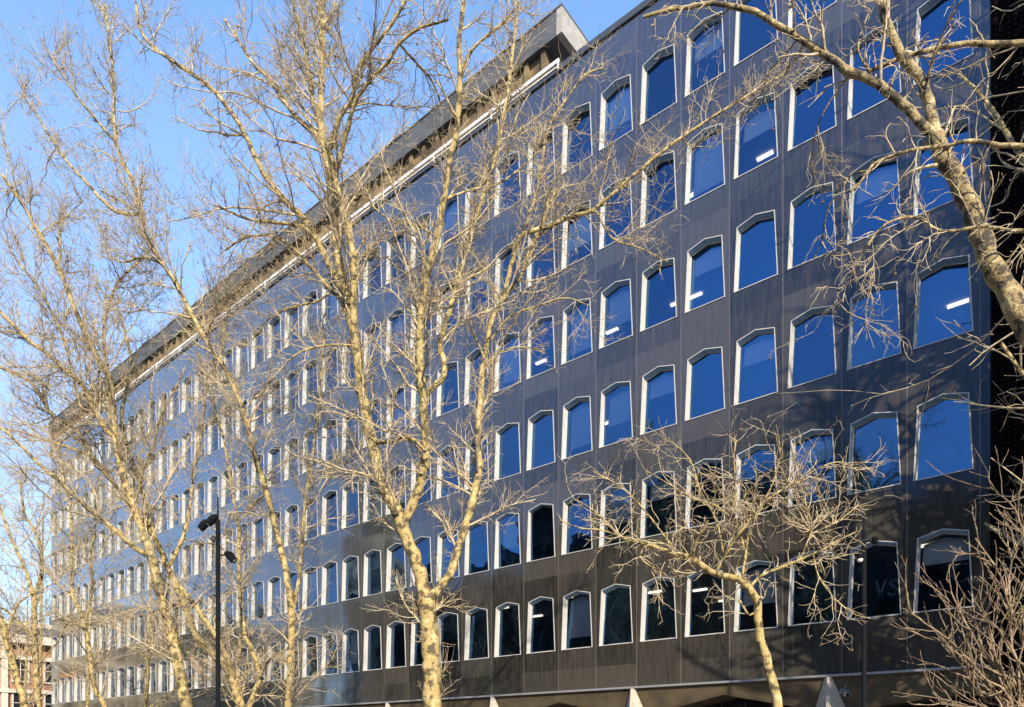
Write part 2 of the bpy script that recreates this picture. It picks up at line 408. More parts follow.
# pale lettering and a round mark standing behind two ground-row panes
M_SIGN = mat('faded_window_lettering', (.16, .22, .30), .8)
def strokes(pts_list, w, k):
    b = MB()
    for pts in pts_list:
        for (xa, za), (xb, zb) in zip(pts[:-1], pts[1:]):
            d = Vector((xb-xa, 0, zb-za)).normalized(); n_ = Vector((-d.z, 0, d.x))*w/2; d = d*w*.3
            A, B_ = Vector((xa, 0, za))-d, Vector((xb, 0, zb))+d
            b.poly([A-n_, B_-n_, B_+n_, A+n_])
    o = b.build('window_lettering', M_SIGN, bld); o.location = (cx_of(k), .24, SILL)
strokes([[(.02,1.05),(.12,.62),(.26,1.05)], [(.56,.98),(.44,1.04),(.36,.94),(.50,.80),(.54,.70),(.44,.60),(.32,.66)]], .07, 1)
strokes([[(.40+.22*math.cos(t*.5), .98+.24*math.sin(t*.5)) for t in range(2, 12)]], .06, 0)
# floors, ceilings, rear walls and partitions inside
b = MB()
for r in range(-1, NR):
    zc = SILL+r*RH+2.25; b.box(XL+.05, XR-.05, .42, 15.5, zc, zc+RH-2.25-.9)
b.build('floor_slabs', M_CEIL, bld)
b = MB(); b.box(XL+.05, XR-.05, 7.0, 7.1, 4.4, ZT-.1)
random.seed(9)
for r in range(NR):
    k = 1
    while k < NC-1:
        x = cx_of(k)-P/2; z0 = SILL+r*RH-.9; b.box(x-.04, x+.04, .5, 6.9, z0+.002, z0+3.14); k += random.choice((3, 4, 4, 5))
b.build('partition_walls', M_INNER, bld)
# ceiling lights seen through the windows
lamps = [(765,156,4),(694,194,4),(885,93,5),(823,114,5),(695,296,3),(670,306,3),(612,331,3),(541,362,3),(610,422,2),(541,445,2),(652,418,2),(655,330,3),
         (566,270,4),(960,303,2),(790,660,0),(540,590,0),(470,600,0),(610,600,0),(655,592,0),(700,590,0),(508,560,1),(960,60,5),(930,545,0)]
lamp0 = None
for px, py, r in lamps:
    zc = SILL+r*RH+2.25 - .04
    sl = (HY-py)/F; zz = (zc-EYE)/sl; p = pix(px, py, zz)
    if not (.7 < p.y < 6.4 and XL < p.x < XR-1): 
        p.y = min(max(p.y, 1.0), 6.0); p.x = min(p.x, XR-1)
    if lamp0 is None:
        b = MB(); b.box(-.27, .27, -.06, .06, -.03, .03); lo = b.build('ceiling_light', M_LAMP, bld); lamp0 = lo
    else:
        lo = lamp0.copy(); COL.objects.link(lo); lo.parent = bld
    lo.location = (p.x, p.y, zc)
    if p.y < 4.0:
        l2 = lo.copy(); COL.objects.link(l2); l2.parent = bld; l2.location = (p.x, p.y+2.4, zc)
# penthouse with overhanging roof slab
PX = -15.2
b = MB(); z0, z1 = 28.66, 29.62
b.box(XL-.6, PX-.25, -.02, 7.5, z0, z1); b.build('roof_slab', M_SLAB, bld)
b = MB(); b.box(PX-.248, PX, -.03, 7.5, z0-.01, z1+.02); b.build('roof_slab_edge', M_SLABEND, bld)
b = MB(); b.box(XL-.62, PX+.02, -.06, 7.6, z1+.021, z1+.08); b.build('roof_flashing', M_LEAD, bld)
b = MB(); b.box(XL+.3, PX-.9, .26, 7.0, ZT+.122, z0-.002)
x = PX-1
while x > XL: b.box(x-.10, x+.10, .12, .258, ZT+.122, z0-.002); x -= P/2
b.build('penthouse_wall', M_SOFFIT, bld)
b = MB()
b.box(XL, PX-.1, -.10, -.045, ZT+.22, ZT+.36); b.box(XL, PX-.1, -.10, -.075, ZT+.05, ZT+.09)
x = PX-.13
while x > XL: b.box(x-.03, x+.03, -.099, -.072, ZT-.05, ZT+.219); x -= P*2
b.build('roof_railing', M_RAIL, bld)
# ledge, folded fascia and piers of the ground floor
b = MB(); b.box(XL, XR, -.16, .002, ZB-.07, ZB-.003); b.build('ledge', M_LEDGE, bld)
piers = [-5.7-6.45*i for i in range(11) if -5.7-6.45*i > XL+1]
edges = [XR+.3] + piers + [XL]
b = MB()
for i in range(len(edges)-1):
    xr, xl = edges[i], edges[i+1]; xm = (xr+xl)/2
    if i == 0: xm = xr - .2
    zt = ZB-.072; lo_, hi_ = 2.72, 3.40
    if i == 0: hi_ = 3.2
    def fr(x, z): return (x, -.06 + (zt-z)*.22, z)
    b.poly([fr(xl, lo_), fr(xm, hi_), (xm, -.06, zt), (xl, -.06, zt)])
    b.poly([fr(xm, hi_), fr(xr, lo_), (xr, -.06, zt), (xm, -.06, zt)])
    for (xa, za, xb, zb) in ((xl, lo_, xm, hi_), (xm, hi_, xr, lo_)):
        pa, pb = fr(xa, za), fr(xb, zb)
        b.poly([pa, (xa, -.02+.22*(zt-za), za-.10), (xb, -.02+.22*(zt-zb), zb-.10), pb])
        b.poly([(xa, -.02+.22*(zt-za), za-.10), (xa, 1.6, za-.1), (xb, 1.6, zb-.1), (xb, -.02+.22*(zt-zb), zb-.10)])
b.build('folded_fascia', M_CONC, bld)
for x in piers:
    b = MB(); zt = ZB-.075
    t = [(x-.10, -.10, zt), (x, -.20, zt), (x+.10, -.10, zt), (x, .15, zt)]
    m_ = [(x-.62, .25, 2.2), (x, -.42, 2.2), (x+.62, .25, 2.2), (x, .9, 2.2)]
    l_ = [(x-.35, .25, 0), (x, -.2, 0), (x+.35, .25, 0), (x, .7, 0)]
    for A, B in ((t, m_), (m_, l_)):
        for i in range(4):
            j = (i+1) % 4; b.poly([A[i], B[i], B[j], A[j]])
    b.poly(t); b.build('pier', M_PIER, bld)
b = MB(); b.box(XL+.05, XR-.05, 1.7, 1.75, 0, ZB); b.build('ground_floor_glazing', mat('dark_shop_glass', (.01,.01,.012), .08), bld)
b = MB()
x = XR-.3
while x > XL+.2: b.box(x-.03, x+.03, 1.62, 1.698, 0, ZB-.05); x -= P/2
b.build('ground_floor_mullions', mat('dark_bronze', (.05,.04,.03), .5, .5), bld)

# ------------------------------------------------------------------ perforated neighbour
pb = empty('perforated_building', 'dark building edge clad in perforated metal at the right border', 'building', (3, 6, 0))
def P_(b, name, m):
    for i, v in enumerate(b.v): b.v[i] = (v[0]-3, v[1]-6, v[2])
    return b.build(name, m, pb)
b = MB(); b.box(XR+.02, 14, .12, 12, 0, 31); P_(b, 'wall', M_DARK)
b = MB()
x = XR+.03
while x < 13:
    z = .3
    while z < 30.5:
        b.box(x, x+2.38, .05, .118, z, z+2.38); z += 2.4
    x += 2.4
P_(b, 'perforated_panels', M_PERF)

# ------------------------------------------------------------------ buildings across the street (seen as reflections)
def make_block(name, label, x0, x1, y0, y1, h, face, m, storey=3.9, bay=3.6, trim=None, turret=None):
    o = empty(name, label, 'building', ((x0+x1)/2, (y0+y1)/2, 0)); ox, oy = (x0+x1)/2, (y0+y1)/2
    def loc(b):
        b.v = [(v[0]-ox, v[1]-oy, v[2]) for v in b.v]; return b
    trim = trim or m
    b = MB(); b.box(x0, x1, y0, y1, 0, h); loc(b).build('wall', m, o)
    # face: 'N' = +Y side, 'E' = +X side
    L0, L1 = (x0, x1) if face == 'N' else (y0, y1)
    fy = y1 if face == 'N' else x1
    def bx(b, a0, a1, d0, d1, z0, z1):
        if face == 'N': b.box(a0, a1, fy+d0, fy+d1, z0, z1)
        else: b.box(fy+d0, fy+d1, a0, a1, z0, z1)
    b = MB()
    ns = int((h-1.5)/storey)
    for i in range(ns+1): bx(b, L0-.2, L1+.2, .01, .35 if i < ns else .8, 4.3+(i-1)*storey+storey-.65 if i else 3.6, 4.3+(i-1)*storey+storey-.25 if i else 4.1)
    bx(b, L0-.3, L1+.3, .012, .9, h-.5, h+.3)
    nb = max(2, int((L1-L0)/bay)); bw = (L1-L0)/nb
    for i in range(nb+1): bx(b, L0+i*bw-.28, L0+i*bw+.28, .004, .26, .1, h-.6)
    loc(b).build('cornices_and_pilasters', trim, o)
    b = MB(); 
    if face == 'N': b.poly([(x0,y0,h+.3),(x1,y0,h+.3),(x1,y0+3,h+2.2),(x0,y0+3,h+2.2)]); b.box(x0+.3,x1-.3,y0+3,y1-1.5,h+.3,h+2.2)
    else: b.box(x0+.3,x1-1.5,y0+.3,y1-.3,h+.01,h+1.8)
    for i in range(3):
        cx = x0+(x1-x0)*(.2+.3*i); cy = y1-3 if face == 'N' else y0+(y1-y0)*(.2+.3*i)
        b.box(cx-.8, cx+.8, cy-.4, cy+.4, h+1, h+3.2)
    loc(b).build('roof', M_LEAD, o)
    w0 = None; cnt = 0
    for s in range(ns):
        for i in range(nb):
            if cnt >= 96: break
            cnt += 1
            c = L0+(i+.5)*bw; z = (1.0 if s == 0 else 4.3+(s-1)*storey+.6)
            if w0 is None:
                fb = MB()
                ww, wh = .62, 2.3
                fb.box(-ww-.14, -ww, .003, .14, 0, wh); fb.box(ww, ww+.14, .003, .14, 0, wh); fb.box(-ww-.24, ww+.24, .003, .24, wh, wh+.22); fb.box(-ww-.2, ww+.2, .003, .22, -.16, 0)
                fb.box(-.03, .03, .02, .07, 0, wh); fb.box(-ww, -.03, .02, .07, wh*.5-.03, wh*.5+.03); fb.box(.03, ww, .02, .07, wh*.5-.03, wh*.5+.03)
                w0 = fb.build('window', trim, o); g = MB(); g.poly([(-ww,.012,0),(ww,.012,0),(ww,.012,wh),(-ww,.012,wh)]); g0 = g.build('pane', M_DULLPANE, w0); wo = w0
            else:
                wo = w0.copy(); COL.objects.link(wo); wo.parent = o; gg = g0.copy(); COL.objects.link(gg); gg.parent = wo
            if face == 'N': wo.location = (c-ox, fy-oy, z)
            else: wo.location = (fy-ox, c-oy, z); wo.rotation_euler = (0, 0, -math.pi/2)
    if turret:
        tx, ty, th = turret
        b = MB(); b.lathe(tx, ty, [(3.4,0),(3.4,20),(3.9,20.4),(3.9,21.2),(3.1,21.6),(3.0,27.5),(3.5,28),(3.9,28.6),(3.9,29.4),(3.1,29.8),(2.6,30.6),(2.6,31.2),(3.2,31.6),(3.9,32.2),(3.9,33),(3.0,33.3),(2.9,36.5),(3.5,36.9),(3.5,37.4),(2.6,38.3),(1.4,39.6),(.3,40.4),(.1,42)], 16)
        loc(b).build('turret', M_STONE, o)
    return o
M_DULLPANE = mat('dark_sash_glass', (.02, .022, .026), .05)
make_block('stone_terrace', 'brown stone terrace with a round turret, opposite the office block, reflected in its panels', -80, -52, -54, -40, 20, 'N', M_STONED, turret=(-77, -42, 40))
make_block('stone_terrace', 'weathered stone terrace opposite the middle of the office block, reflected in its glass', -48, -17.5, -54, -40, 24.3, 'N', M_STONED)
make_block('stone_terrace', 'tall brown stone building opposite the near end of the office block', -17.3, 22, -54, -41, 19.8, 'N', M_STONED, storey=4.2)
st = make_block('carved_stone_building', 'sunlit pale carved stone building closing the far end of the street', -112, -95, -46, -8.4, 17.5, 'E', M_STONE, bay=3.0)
for y, z in ((-9.9, 10.4), (-13.2, 10.2), (-20.5, 6)):
    aw = MB(); aw.poly([(0,-.75,0),(0,.75,0),(.9,.75,-.8),(.9,-.75,-.8)]); aw.poly([(.9,-.75,-.8),(.9,.75,-.8),(.9,.75,-1.1),(.9,-.75,-1.1)]); aw.poly([(0,-.75,0),(.9,-.75,-.8),(.9,-.75,-1.1)]); aw.poly([(0,.75,0),(.9,.75,-.8),(.9,.75,-1.1)])
    a = aw.build('awning', M_ORANGE, st); a.location = (8.5+.3, y+27.2, z)
make_block('brick_house', 'orange brick house with pale window frames beyond the far end of the office block', -100, -84, -5, 9, 12.6, 'E', M_BRICK, storey=3.4, bay=2.8, trim=mat('cream_trim', (.55,.5,.42), .8))

# ------------------------------------------------------------------ lamp posts and cameras
def lamp_post(name, label, px, pytop, z, heads, r=.05, mast=.5):
    top = pix(px, pytop, z); g = empty(name, label, 'lamp post', (top.x, top.y, .11), 'slim posts in front of the office block')
    H = top.z-.11
    b = MB(); b.lathe(0, 0, [(r*2.2,0),(r*2.2,.25),(r*1.5,.3),(r*1.35,1.2),(r*1.05,1.25),(r,H-mast),(r*.4,H-mast+.01),(r*.3,H)], 12)
    b.build('pole', M_BLACK, g, True)
    for hx, hy, kind in heads:
        hp = pix(hx, hy, z); d = Vector((hp.x-top.x, hp.y-top.y, 0)); hz = hp.z-.11
        b = MB(); b.tube((0,0,hz), (d.x, d.y, hz), .02); 
        if kind == 'spot':
            n = d.normalized()
            tip = Vector((d.x, d.y, hz))+n*.10+Vector((0,0,-.13))
            b.build('bracket', M_BLACK, g)
            s = MB(); s.tube(Vector((d.x,d.y,hz+.05))-n*.1, Vector((d.x,d.y,hz-.01)), .045, .09, 12); s.tube(Vector((d.x,d.y,hz-.012)), tip, .09, .075, 12)
            h = s.build('spotlight_head', M_BLACK, g); s = MB(); s.tube(tip-n*.002, tip+n*.01+Vector((0,0,-.012)), .06, .06, 12); s.build('lens', M_GREYMETAL, h)
        else:
            b.build('bracket', M_BLACK, g); s = MB(); s.lathe(d.x, d.y, [(.055,hz-.0),(.06,hz+.05),(.03,hz+.08)], 12); h = s.build('camera_housing', M_BLACK, g, True)
            s = MB(); s.ball((d.x, d.y, hz-.01), .055); s.build('dome', M_BLACK if kind == 'dome' else M_RAIL, h, True)
    return g
lamp_post('lamp_post', 'slim black post with three round spotlights between the left plane trees', 218, 497, 15, [(205,523,'spot'),(213,518,'spot'),(230,555,'spot')], .046)
lamp_post('lamp_post', 'slim black post with small dome cameras beside the lower right windows', 864, 512, 13, [(875,541,'dome'),(860,559,'white')], .042, .35)
p = pix(836, 690, 19.2); sc = empty('security_camera', 'small grey security camera hanging under the ledge near the right pier', 'camera', (p.x, -.35, p.z))
b = MB(); b.box(-.08, .08, -.26, .14, -.06, .06); h = b.build('housing', M_GREYMETAL, sc); h.rotation_euler = (math.radians(20), 0, math.radians(35))
b = MB(); b.tube((0,-.30,0), (0,-.262,0), .045); h2 = b.build('lens', M_BLACK, h)
b = MB(); b.tube((0,.02,.05), (0,.28,.28), .018); b.build('bracket', M_GREYMETAL, sc)

# ------------------------------------------------------------------ trees
def unit(a): return a/np.maximum(np.linalg.norm(a, axis=-1, keepdims=True), 1e-9)
def tubes(polys, rad, sides, out):
    """polys (N,n,3), rad (N,n) -> appends verts / quads to out"""
    Nn, n, _ = polys.shape
    if Nn == 0: return
    tan = np.empty_like(polys); tan[:,1:-1] = polys[:,2:]-polys[:,:-2]; tan[:,0] = polys[:,1]-polys[:,0]; tan[:,-1] = polys[:,-1]-polys[:,-2]
    tan = unit(tan); ov = unit(polys[:,-1]-polys[:,0])
    ref = np.zeros_like(ov); ref[np.arange(Nn), np.abs(ov).argmin(1)] = 1
    u = unit(np.cross(tan, ref[:,None,:])); v = np.cross(tan, u)
    ang = np.arange(sides)*2*math.pi/sides
    pts = polys[:,:,None,:] + rad[:,:,None,None]*(u[:,:,None,:]*np.cos(ang)[None,None,:,None] + v[:,:,None,:]*np.sin(ang)[None,None,:,None])
    base = out['n']; out['v'].append(pts.reshape(-1,3)); out['n'] += Nn*n*sides
    i = np.arange(Nn)[:,None,None]*n*sides; j = np.arange(n-1)[None,:,None]*sides; k = np.arange(sides)[None,None,:]; k2 = (k+1) % sides
    fq = np.stack([i+j+k, i+j+k2, i+j+sides+k2, i+j+sides+k], -1).reshape(-1,4)+base
    out['f'].append(fq)
def quads_obj(name, out, m, parent, origin):
    v = np.concatenate(out['v'])-np.array(origin); f = np.concatenate(out['f'])
    me = bpy.data.meshes.new(name)
    me.vertices.add(len(v)); me.vertices.foreach_set('co', v.astype(np.float32).ravel())
    me.loops.add(f.size); me.loops.foreach_set('vertex_index', f.astype(np.int32).ravel())
    me.polygons.add(len(f)); me.polygons.foreach_set('loop_start', np.arange(len(f), dtype=np.int32)*4)
    me.polygons.foreach_set('use_smooth', np.ones(len(f), bool))
    me.materials.append(m); me.update(calc_edges=True)
    o = bpy.data.objects.new(name, me); COL.objects.link(o); o.parent = parent
    return o
def grow(P0, Dr, Ln, R, n, kink, up, rng, tip=.35):
    pts = [P0]; d = unit(Dr); p = P0
    for i in range(n):
        d = unit(d + rng.normal(0, kink, d.shape) + np.array([0,0,up])); p = p + d*(Ln/n)[:,None]; pts.append(p)
    t = np.linspace(0, 1, n+1)[None,:]
    return np.stack(pts, 1), R[:,None]*(1-(1-tip)*t)
def spawn(polys, rad, dens, tmin, ang, lmean, rfac, rmax, rmin, rng, taper=.55):
    """polys: list of (n,3) or array; picks points by length"""
    A, B, RA, T, PL = [], [], [], [], []
    for pl, rd in zip(polys, rad):
        t = np.linspace(0, 1, len(pl)); A.append(pl[:-1]); B.append(pl[1:]); RA.append(rd[:-1]); T.append(t[:-1])
    A, B, RA, T = map(np.concatenate, (A, B, RA, T))
    ln = np.linalg.norm(B-A, axis=1)*(T >= tmin)
    M = int(ln.sum()*dens)
    if M < 1: return np.zeros((0,3)), np.zeros((0,3)), np.zeros(0), np.zeros(0)
    idx = rng.choice(len(ln), M, p=ln/ln.sum()); f = rng.random(M)[:,None]
    P0 = A[idx]*(1-f)+B[idx]*f; d = unit(B[idx]-A[idx])
    pr = rng.normal(0, 1, (M,3)); pr = unit(pr - (pr*d).sum(1, keepdims=True)*d)
    a = rng.normal(ang, .22, M)[:,None]
    Dd = d*np.cos(a)+pr*np.sin(a)
    Ln = lmean*rng.lognormal(0, .38, M)*(1-taper*T[idx]); R = np.clip(RA[idx]*rfac, rmin, rmax)
    return P0, Dd, Ln, R
def catmull(p, step):
    p = np.array(p, float); 
    if len(p) == 2: q0 = [p[0]*2-p[1], *p, p[1]*2-p[0]]
    else: q0 = [p[0]*2-p[1], *p, p[-1]*2-p[-2]]
    out = []
    for i in range(1, len(q0)-2):
        a, b_, c, d = q0[i-1:i+3]; m = max(2, int(np.linalg.norm((c-b_)[:3])/step)+1)
        for t in np.arange(m)/m:
            out.append(.5*((2*b_)+(-a+c)*t+(2*a-5*b_+4*c-d)*t*t+(-a+3*b_-3*c+d)*t**3))
    out.append(q0[-2]); return np.array(out)
STATS = []
def tree(name, label, limbs, z0, seed, group=None, cat='tree', bark=None, twigm=None, base=None,
         d1=2.2, l1=1.5, d2=4.0, l2=.62, d3=5.0, l3=.26, tmin=.12, first_tmin=.45, up=.05, seeds=0, rmin=.0042, sprouts=None, rscale=.9, kink=.15):
    """limbs: (pixel points from the base up, width in px at start, at end, depth change). The pixel
    measurements are converted once into real positions at each tree's own distance from the camera."""
    rng = np.random.default_rng(seed)
    placed = []    # (px, py, z) joints
    polys, rads = [], []
    for li, limb in enumerate(limbs):
        pts, w0, w1, dz = limb[:4]
        if li == 0: zs = z0
        elif len(limb) > 4: zs = limb[4]
        else:
            arr = np.array(placed); k = ((arr[:,:2]-np.array(pts[0]))**2).sum(1).argmin(); zs = arr[k,2]; pts = [tuple(arr[k,:2])]+list(pts[1:]) if ((arr[k,:2]-np.array(pts[0]))**2).sum() < 200 else pts
        seg = np.concatenate([[0], np.cumsum([math.dist(pts[i], pts[i+1]) for i in range(len(pts)-1)])]); seg = seg/seg[-1]
        wz = [zs+dz*t for t in seg]
        w3 = [pix(p[0], p[1], z) for p, z in zip(pts, wz)]
        ww = [(w0*(1-t)+w1*t)*z/F/2*rscale for t, z in zip(seg, wz)]
        four = [(*p, r) for p, r in zip(w3, ww)]
        if li == 0:
            p0, p1 = w3[0], w3[1]
            bp = Vector(base) if base else Vector((p0.x+(p0.x-p1.x)*.8, p0.y+(p0.y-p1.y)*.8, -.05))
            four = [(bp.x, bp.y, -.05, ww[0]*1.45), ((bp.x*.8+p0.x*.2), (bp.y*.8+p0.y*.2), .35, ww[0]*1.12)]+four
        c = catmull(four, .16)
        c[2:,:3] += rng.normal(0, 1, (len(c)-2, 3))*np.minimum(c[2:,3:4]*.10, .012)
        c[:,3] *= 1+rng.normal(0, .05, len(c)); c[:,3] = np.maximum(c[:,3], .004)
        polys.append(c[:,:3]); rads.append(c[:,3])
        for t in np.linspace(0, 1, 60):
            x = np.interp(t, seg, [p[0] for p in pts]); y = np.interp(t, seg, [p[1] for p in pts]); placed.append((x, y, zs+dz*t))
    org = polys[0][0].copy(); org[2] = 0
    root = empty(name, label, cat, tuple(org), group)
    o1 = dict(v=[], f=[], n=0)
    for pl, rd in zip(polys, rads): tubes(pl[None], rd[None], 10 if rd[0] > .03 else 6, o1)
    quads_obj('trunk', o1, bark or M_BARK, root, org)
    o2 = dict(v=[], f=[], n=0)
    hi = polys[1:] if len(polys) > 1 else []; hr = rads[1:]
    # the main stem carries branches only above its fork
    k0 = int(len(polys[0])*first_tmin)
    src, srr = [polys[0][k0:]]+list(hi), [rads[0][k0:]]+list(hr)
    a = spawn(src, srr, d1, tmin, .85, l1, .45, .024, .006, rng)
    q1, r1 = grow(*a, 8, kink, up, rng); tubes(q1, r1, 5, o2)
    a = spawn(list(q1)+src, list(r1)+srr, d2, .08, .8, l2, .6, .010, .0045, rng)
    q2, r2 = grow(*a, 6, kink*1.35, up*1.2, rng); tubes(q2, r2, 4, o2)
    a = spawn(list(q2)+list(q1[:len(q1)]), list(r2)+list(r1), d3, .1, .75, l3, .7, .0065, rmin, rng)
    q3, r3 = grow(*a, 4, kink*1.6, up*1.5, rng, .6); tubes(q3, r3, 3, o2)
    if sprouts:
        for (sx_, sy_, n_, ln_) in sprouts:
            arr = np.array(placed); k = ((arr[:,:2]-np.array((sx_, sy_)))**2).sum(1).argmin(); p = np.array(pix(arr[k,0], arr[k,1], arr[k,2]))
            dd = unit(rng.normal(0, 1, (n_,3))+np.array([0,0,.5])); qs, rs = grow(np.repeat(p[None], n_, 0), dd, ln_*rng.uniform(.5, 1.2, n_), np.full(n_, .008), 6, .3, .05, rng); tubes(qs, rs, 4, o2)
            a = spawn(list(qs), list(rs), 6, .2, .8, .2, .7, .006, .004, rng); qs, rs = grow(*a, 3, .3, .05, rng, .6); tubes(qs, rs, 3, o2)
    tw = quads_obj('twigs', o2, twigm or M_TWIG, root, org)
    if seeds:
        b = MB(); pick = rng.choice(len(q2), min(seeds, len(q2)), replace=False)
        for i in pick:
            p = q2[i,-1]-org; b.tube(p, p-np.array([0,0,.07]), .0025, .0025, 3); b.ball(p-np.array([0,0,.085]), .017, n=6)
        b.build('seed_balls', M_SEED, tw)['kind'] = 'stuff'
    STATS.append((name, len(polys), len(q1), len(q2), len(q3)))
    return root

G = 'bare plane trees in front of the office block'
# A: the big forked tree in the middle
tree('plane_tree', 'tallest bare plane tree, its thick mottled trunk forking low in the middle', [
 ([(433,707),(431,660),(429,625),(426,600)], 21, 19, 0),
 ([(429,608),(420,572),(411,548),(401,523),(389,497),(380,478),(374,448),(367,420),(360,380),(356,342),(347,306),(342,281),(338,255),(334,215),(330,176),(322,136),(321,88),(323,34),(320,-25)], 15, 5, .8),
 ([(401,523),(413,505),(424,470),(426,440),(423,396),(420,349),(423,300),(428,270),(437,240),(443,204),(449,160),(457,129),(460,75),(459,44),(465,-10)], 11, 4.5, -1.2),
 ([(427,604),(437,590),(450,575),(457,552),(464,530),(473,500),(479,470),(478,440),(480,405),(483,366),(490,328),(499,305),(510,290),(520,277),(530,250),(545,215),(556,190)], 10, 3.5, 1.4),
 ([(424,398),(432,388),(444,376),(443,358),(440,345),(447,318),(455,292),(462,268),(469,237),(480,205),(493,165),(505,110),(513,50),(520,-10)], 7, 3, 1.5),
 ([(355,335),(353,300),(354,264),(349,235),(341,205),(332,160),(326,142)], 9, 6, -.5),
 ([(330,172),(326,150),(318,120),(311,88),(304,44),(291,-5)], 7, 3, .8),
 ([(325,150),(314,133),(301,122),(286,104),(270,81),(252,62),(238,40),(225,20)], 6, 2.5, 1),
 ([(330,150),(340,118),(352,98),(359,68),(376,44),(392,24),(406,0)], 6, 3, -1),
 ([(333,175),(342,150),(349,125),(356,100),(372,78),(389,61),(399,44),(420,28),(448,20)], 5.5, 2.5, -1.6),
 ([(335,290),(332,270),(308,224),(281,197),(260,166),(240,125),(222,100),(207,85),(176,63),(153,47),(140,28),(136,2)], 7.5, 2.8, 1.5),
 ([(345,306),(332,291),(308,264),(287,243),(268,235),(245,238),(225,250)], 5, 2, 1.2),
 ([(321,232),(300,226),(270,222),(245,218),(215,205)], 4.5, 2, -1.4),
 ([(371,448),(390,442),(404,437),(417,442),(425,452)], 4, 4, -.6),
 ([(320,110),(322,60),(318,0)], 4, 3, 0),
 ([(457,72),(472,50),(488,35),(504,22),(515,8)], 3.5, 2, -.5),
 ([(398,45),(412,58),(428,75),(437,92),(441,105)], 2.5, 1.6, .8),
 ([(478,365),(500,352),(520,347),(545,350)], 2.6, 1.4, .5),
 ([(505,294),(512,262),(520,237),(548,226),(575,215),(593,210),(628,180),(663,151),(700,125),(740,100),(790,70)], 5.5, 1.8, -.6),
 ([(518,262),(522,235),(537,190),(548,130),(566,100),(585,75),(602,68)], 4, 1.8, .6),
 ([(593,210),(612,238),(640,248),(668,262)], 2, 1.2, .3),
 ([(485,345),(508,318),(540,305),(566,298),(590,306)], 2.4, 1.2, -.6),
 ([(443,204),(470,190),(498,184),(524,165),(540,150)], 2.6, 1.4, .6),
 ([(437,240),(415,225),(395,222),(372,205),(365,180)], 2.6, 1.4, .6),
 ([(342,281),(320,300),(296,306),(270,318),(252,340)], 2.8, 1.3, .6),
 ([(356,342),(330,345),(300,352),(278,372),(262,392)], 2.6, 1.3, -.6),
], 12.8, 11, G, seeds=60, sprouts=[(429,640,14,.35)], d1=3.4, l1=1.6, d2=7, l2=0.62, d3=10, l3=0.3, rmin=0.0036)

# B: leaning pair of stems on the left
tree('plane_tree', 'bare plane tree leaning left, its yellow trunk left of the spotlight post', [
 ([(190,722),(185,700),(175,649),(162,600)], 13, 11, 0),
 ([(162,602),(156,575),(150,551),(134,505),(124,477),(116,440),(112,400),(108,375),(98,359),(80,322),(64,281),(50,252),(37,230),(20,200),(2,175)], 10, 3, 1),
 ([(116,440),(106,430),(98,417),(81,383),(61,366),(45,352),(27,339),(0,312),(-25,290)], 6, 2.6, -1),
 ([(112,400),(106,360),(104,330),(110,300),(120,280),(135,265),(150,250)], 4.5, 2, 1),
 ([(147,561),(135,548),(119,533),(100,518),(84,505),(60,482),(38,463),(15,440),(-12,418)], 6, 2.5, -1),
 ([(170,565),(182,540),(189,512),(194,470),(200,440),(205,400),(207,372)], 4.5, 2.2, .8),
 ([(98,417),(80,405),(72,370),(60,330),(40,290),(20,265),(5,240)], 3.5, 1.6, -.8),
], 18, 21, G, d1=3.6, l1=1.9, d2=6.5, l2=.8, d3=7.5, l3=0.42, rmin=0.0048, seeds=40)
tree('plane_tree', 'bare twin stemmed plane tree leaning left from the foot of the spotlight post', [
 ([(240,722),(237,690),(224,665),(210,650)], 11, 9, 0),
 ([(212,655),(196,635),(187,612),(180,595),(168,568),(154,537),(133,509),(112,481),(95,462),(81,437),(70,425),(51,413),(31,383),(0,367),(-22,355)], 8, 2.6, 1),
 ([(238,705),(237,685),(228,660),(215,635),(196,607),(175,580),(165,563)], 6.5, 5, .5),
 ([(154,537),(146,505),(136,470),(128,450),(122,420),(125,395),(132,370),(128,345),(122,320),(116,300)], 6, 2, 1.2),
 ([(112,481),(98,462),(88,455),(70,448),(45,440),(22,432),(0,428)], 3.6, 1.6, -1),
 ([(132,508),(140,480),(152,450),(160,420),(172,395),(182,375)], 3, 1.5, -1),
], 19.5, 22, G, d1=3.2, l1=2.0, d2=5.5, l2=.85, d3=7.5, l3=0.42, rmin=0.0048)
# C: slender stem curving right
tree('plane_tree', 'slender bare plane tree with a curved stem, third trunk right of the spotlight post', [
 ([(288,722),(289,700),(292,640),(291,600)], 9, 7.5, 0),
 ([(291,602),(282,554),(270,505),(258,466),(250,437),(244,413),(227,373),(207,342),(190,311),(170,274),(150,245),(143,225),(138,200),(132,180),(122,160),(116,140),(114,118),(114,85),(109,34),(105,5)], 7.5, 2.4, 1.6),
 ([(132,222),(118,212),(102,200),(86,182),(68,163),(52,140),(37,115),(20,92)], 4, 1.8, 1),
 ([(116,148),(98,122),(78,98),(66,80),(58,68),(44,45)], 3, 1.6, -.8),
 ([(294,617),(298,586),(301,558),(303,530),(306,495),(312,460),(318,407),(322,360),(325,330)], 5, 1.8, .6),
 ([(207,342),(214,318),(228,300),(244,285)], 3, 1.4, -1),
 ([(170,274),(158,262),(140,258),(122,262),(100,250)], 2.6, 1.3, 1),
 ([(143,225),(136,212),(118,200),(100,190)], 2.6, 1.3, 1),
 ([(262,480),(252,450),(240,440)], 2.6, 1.4, -.5),
], 16.5, 23, G, d1=3.8, l1=1.8, d2=7, l2=.7, d3=9, l3=0.36, rmin=0.0044, seeds=30)
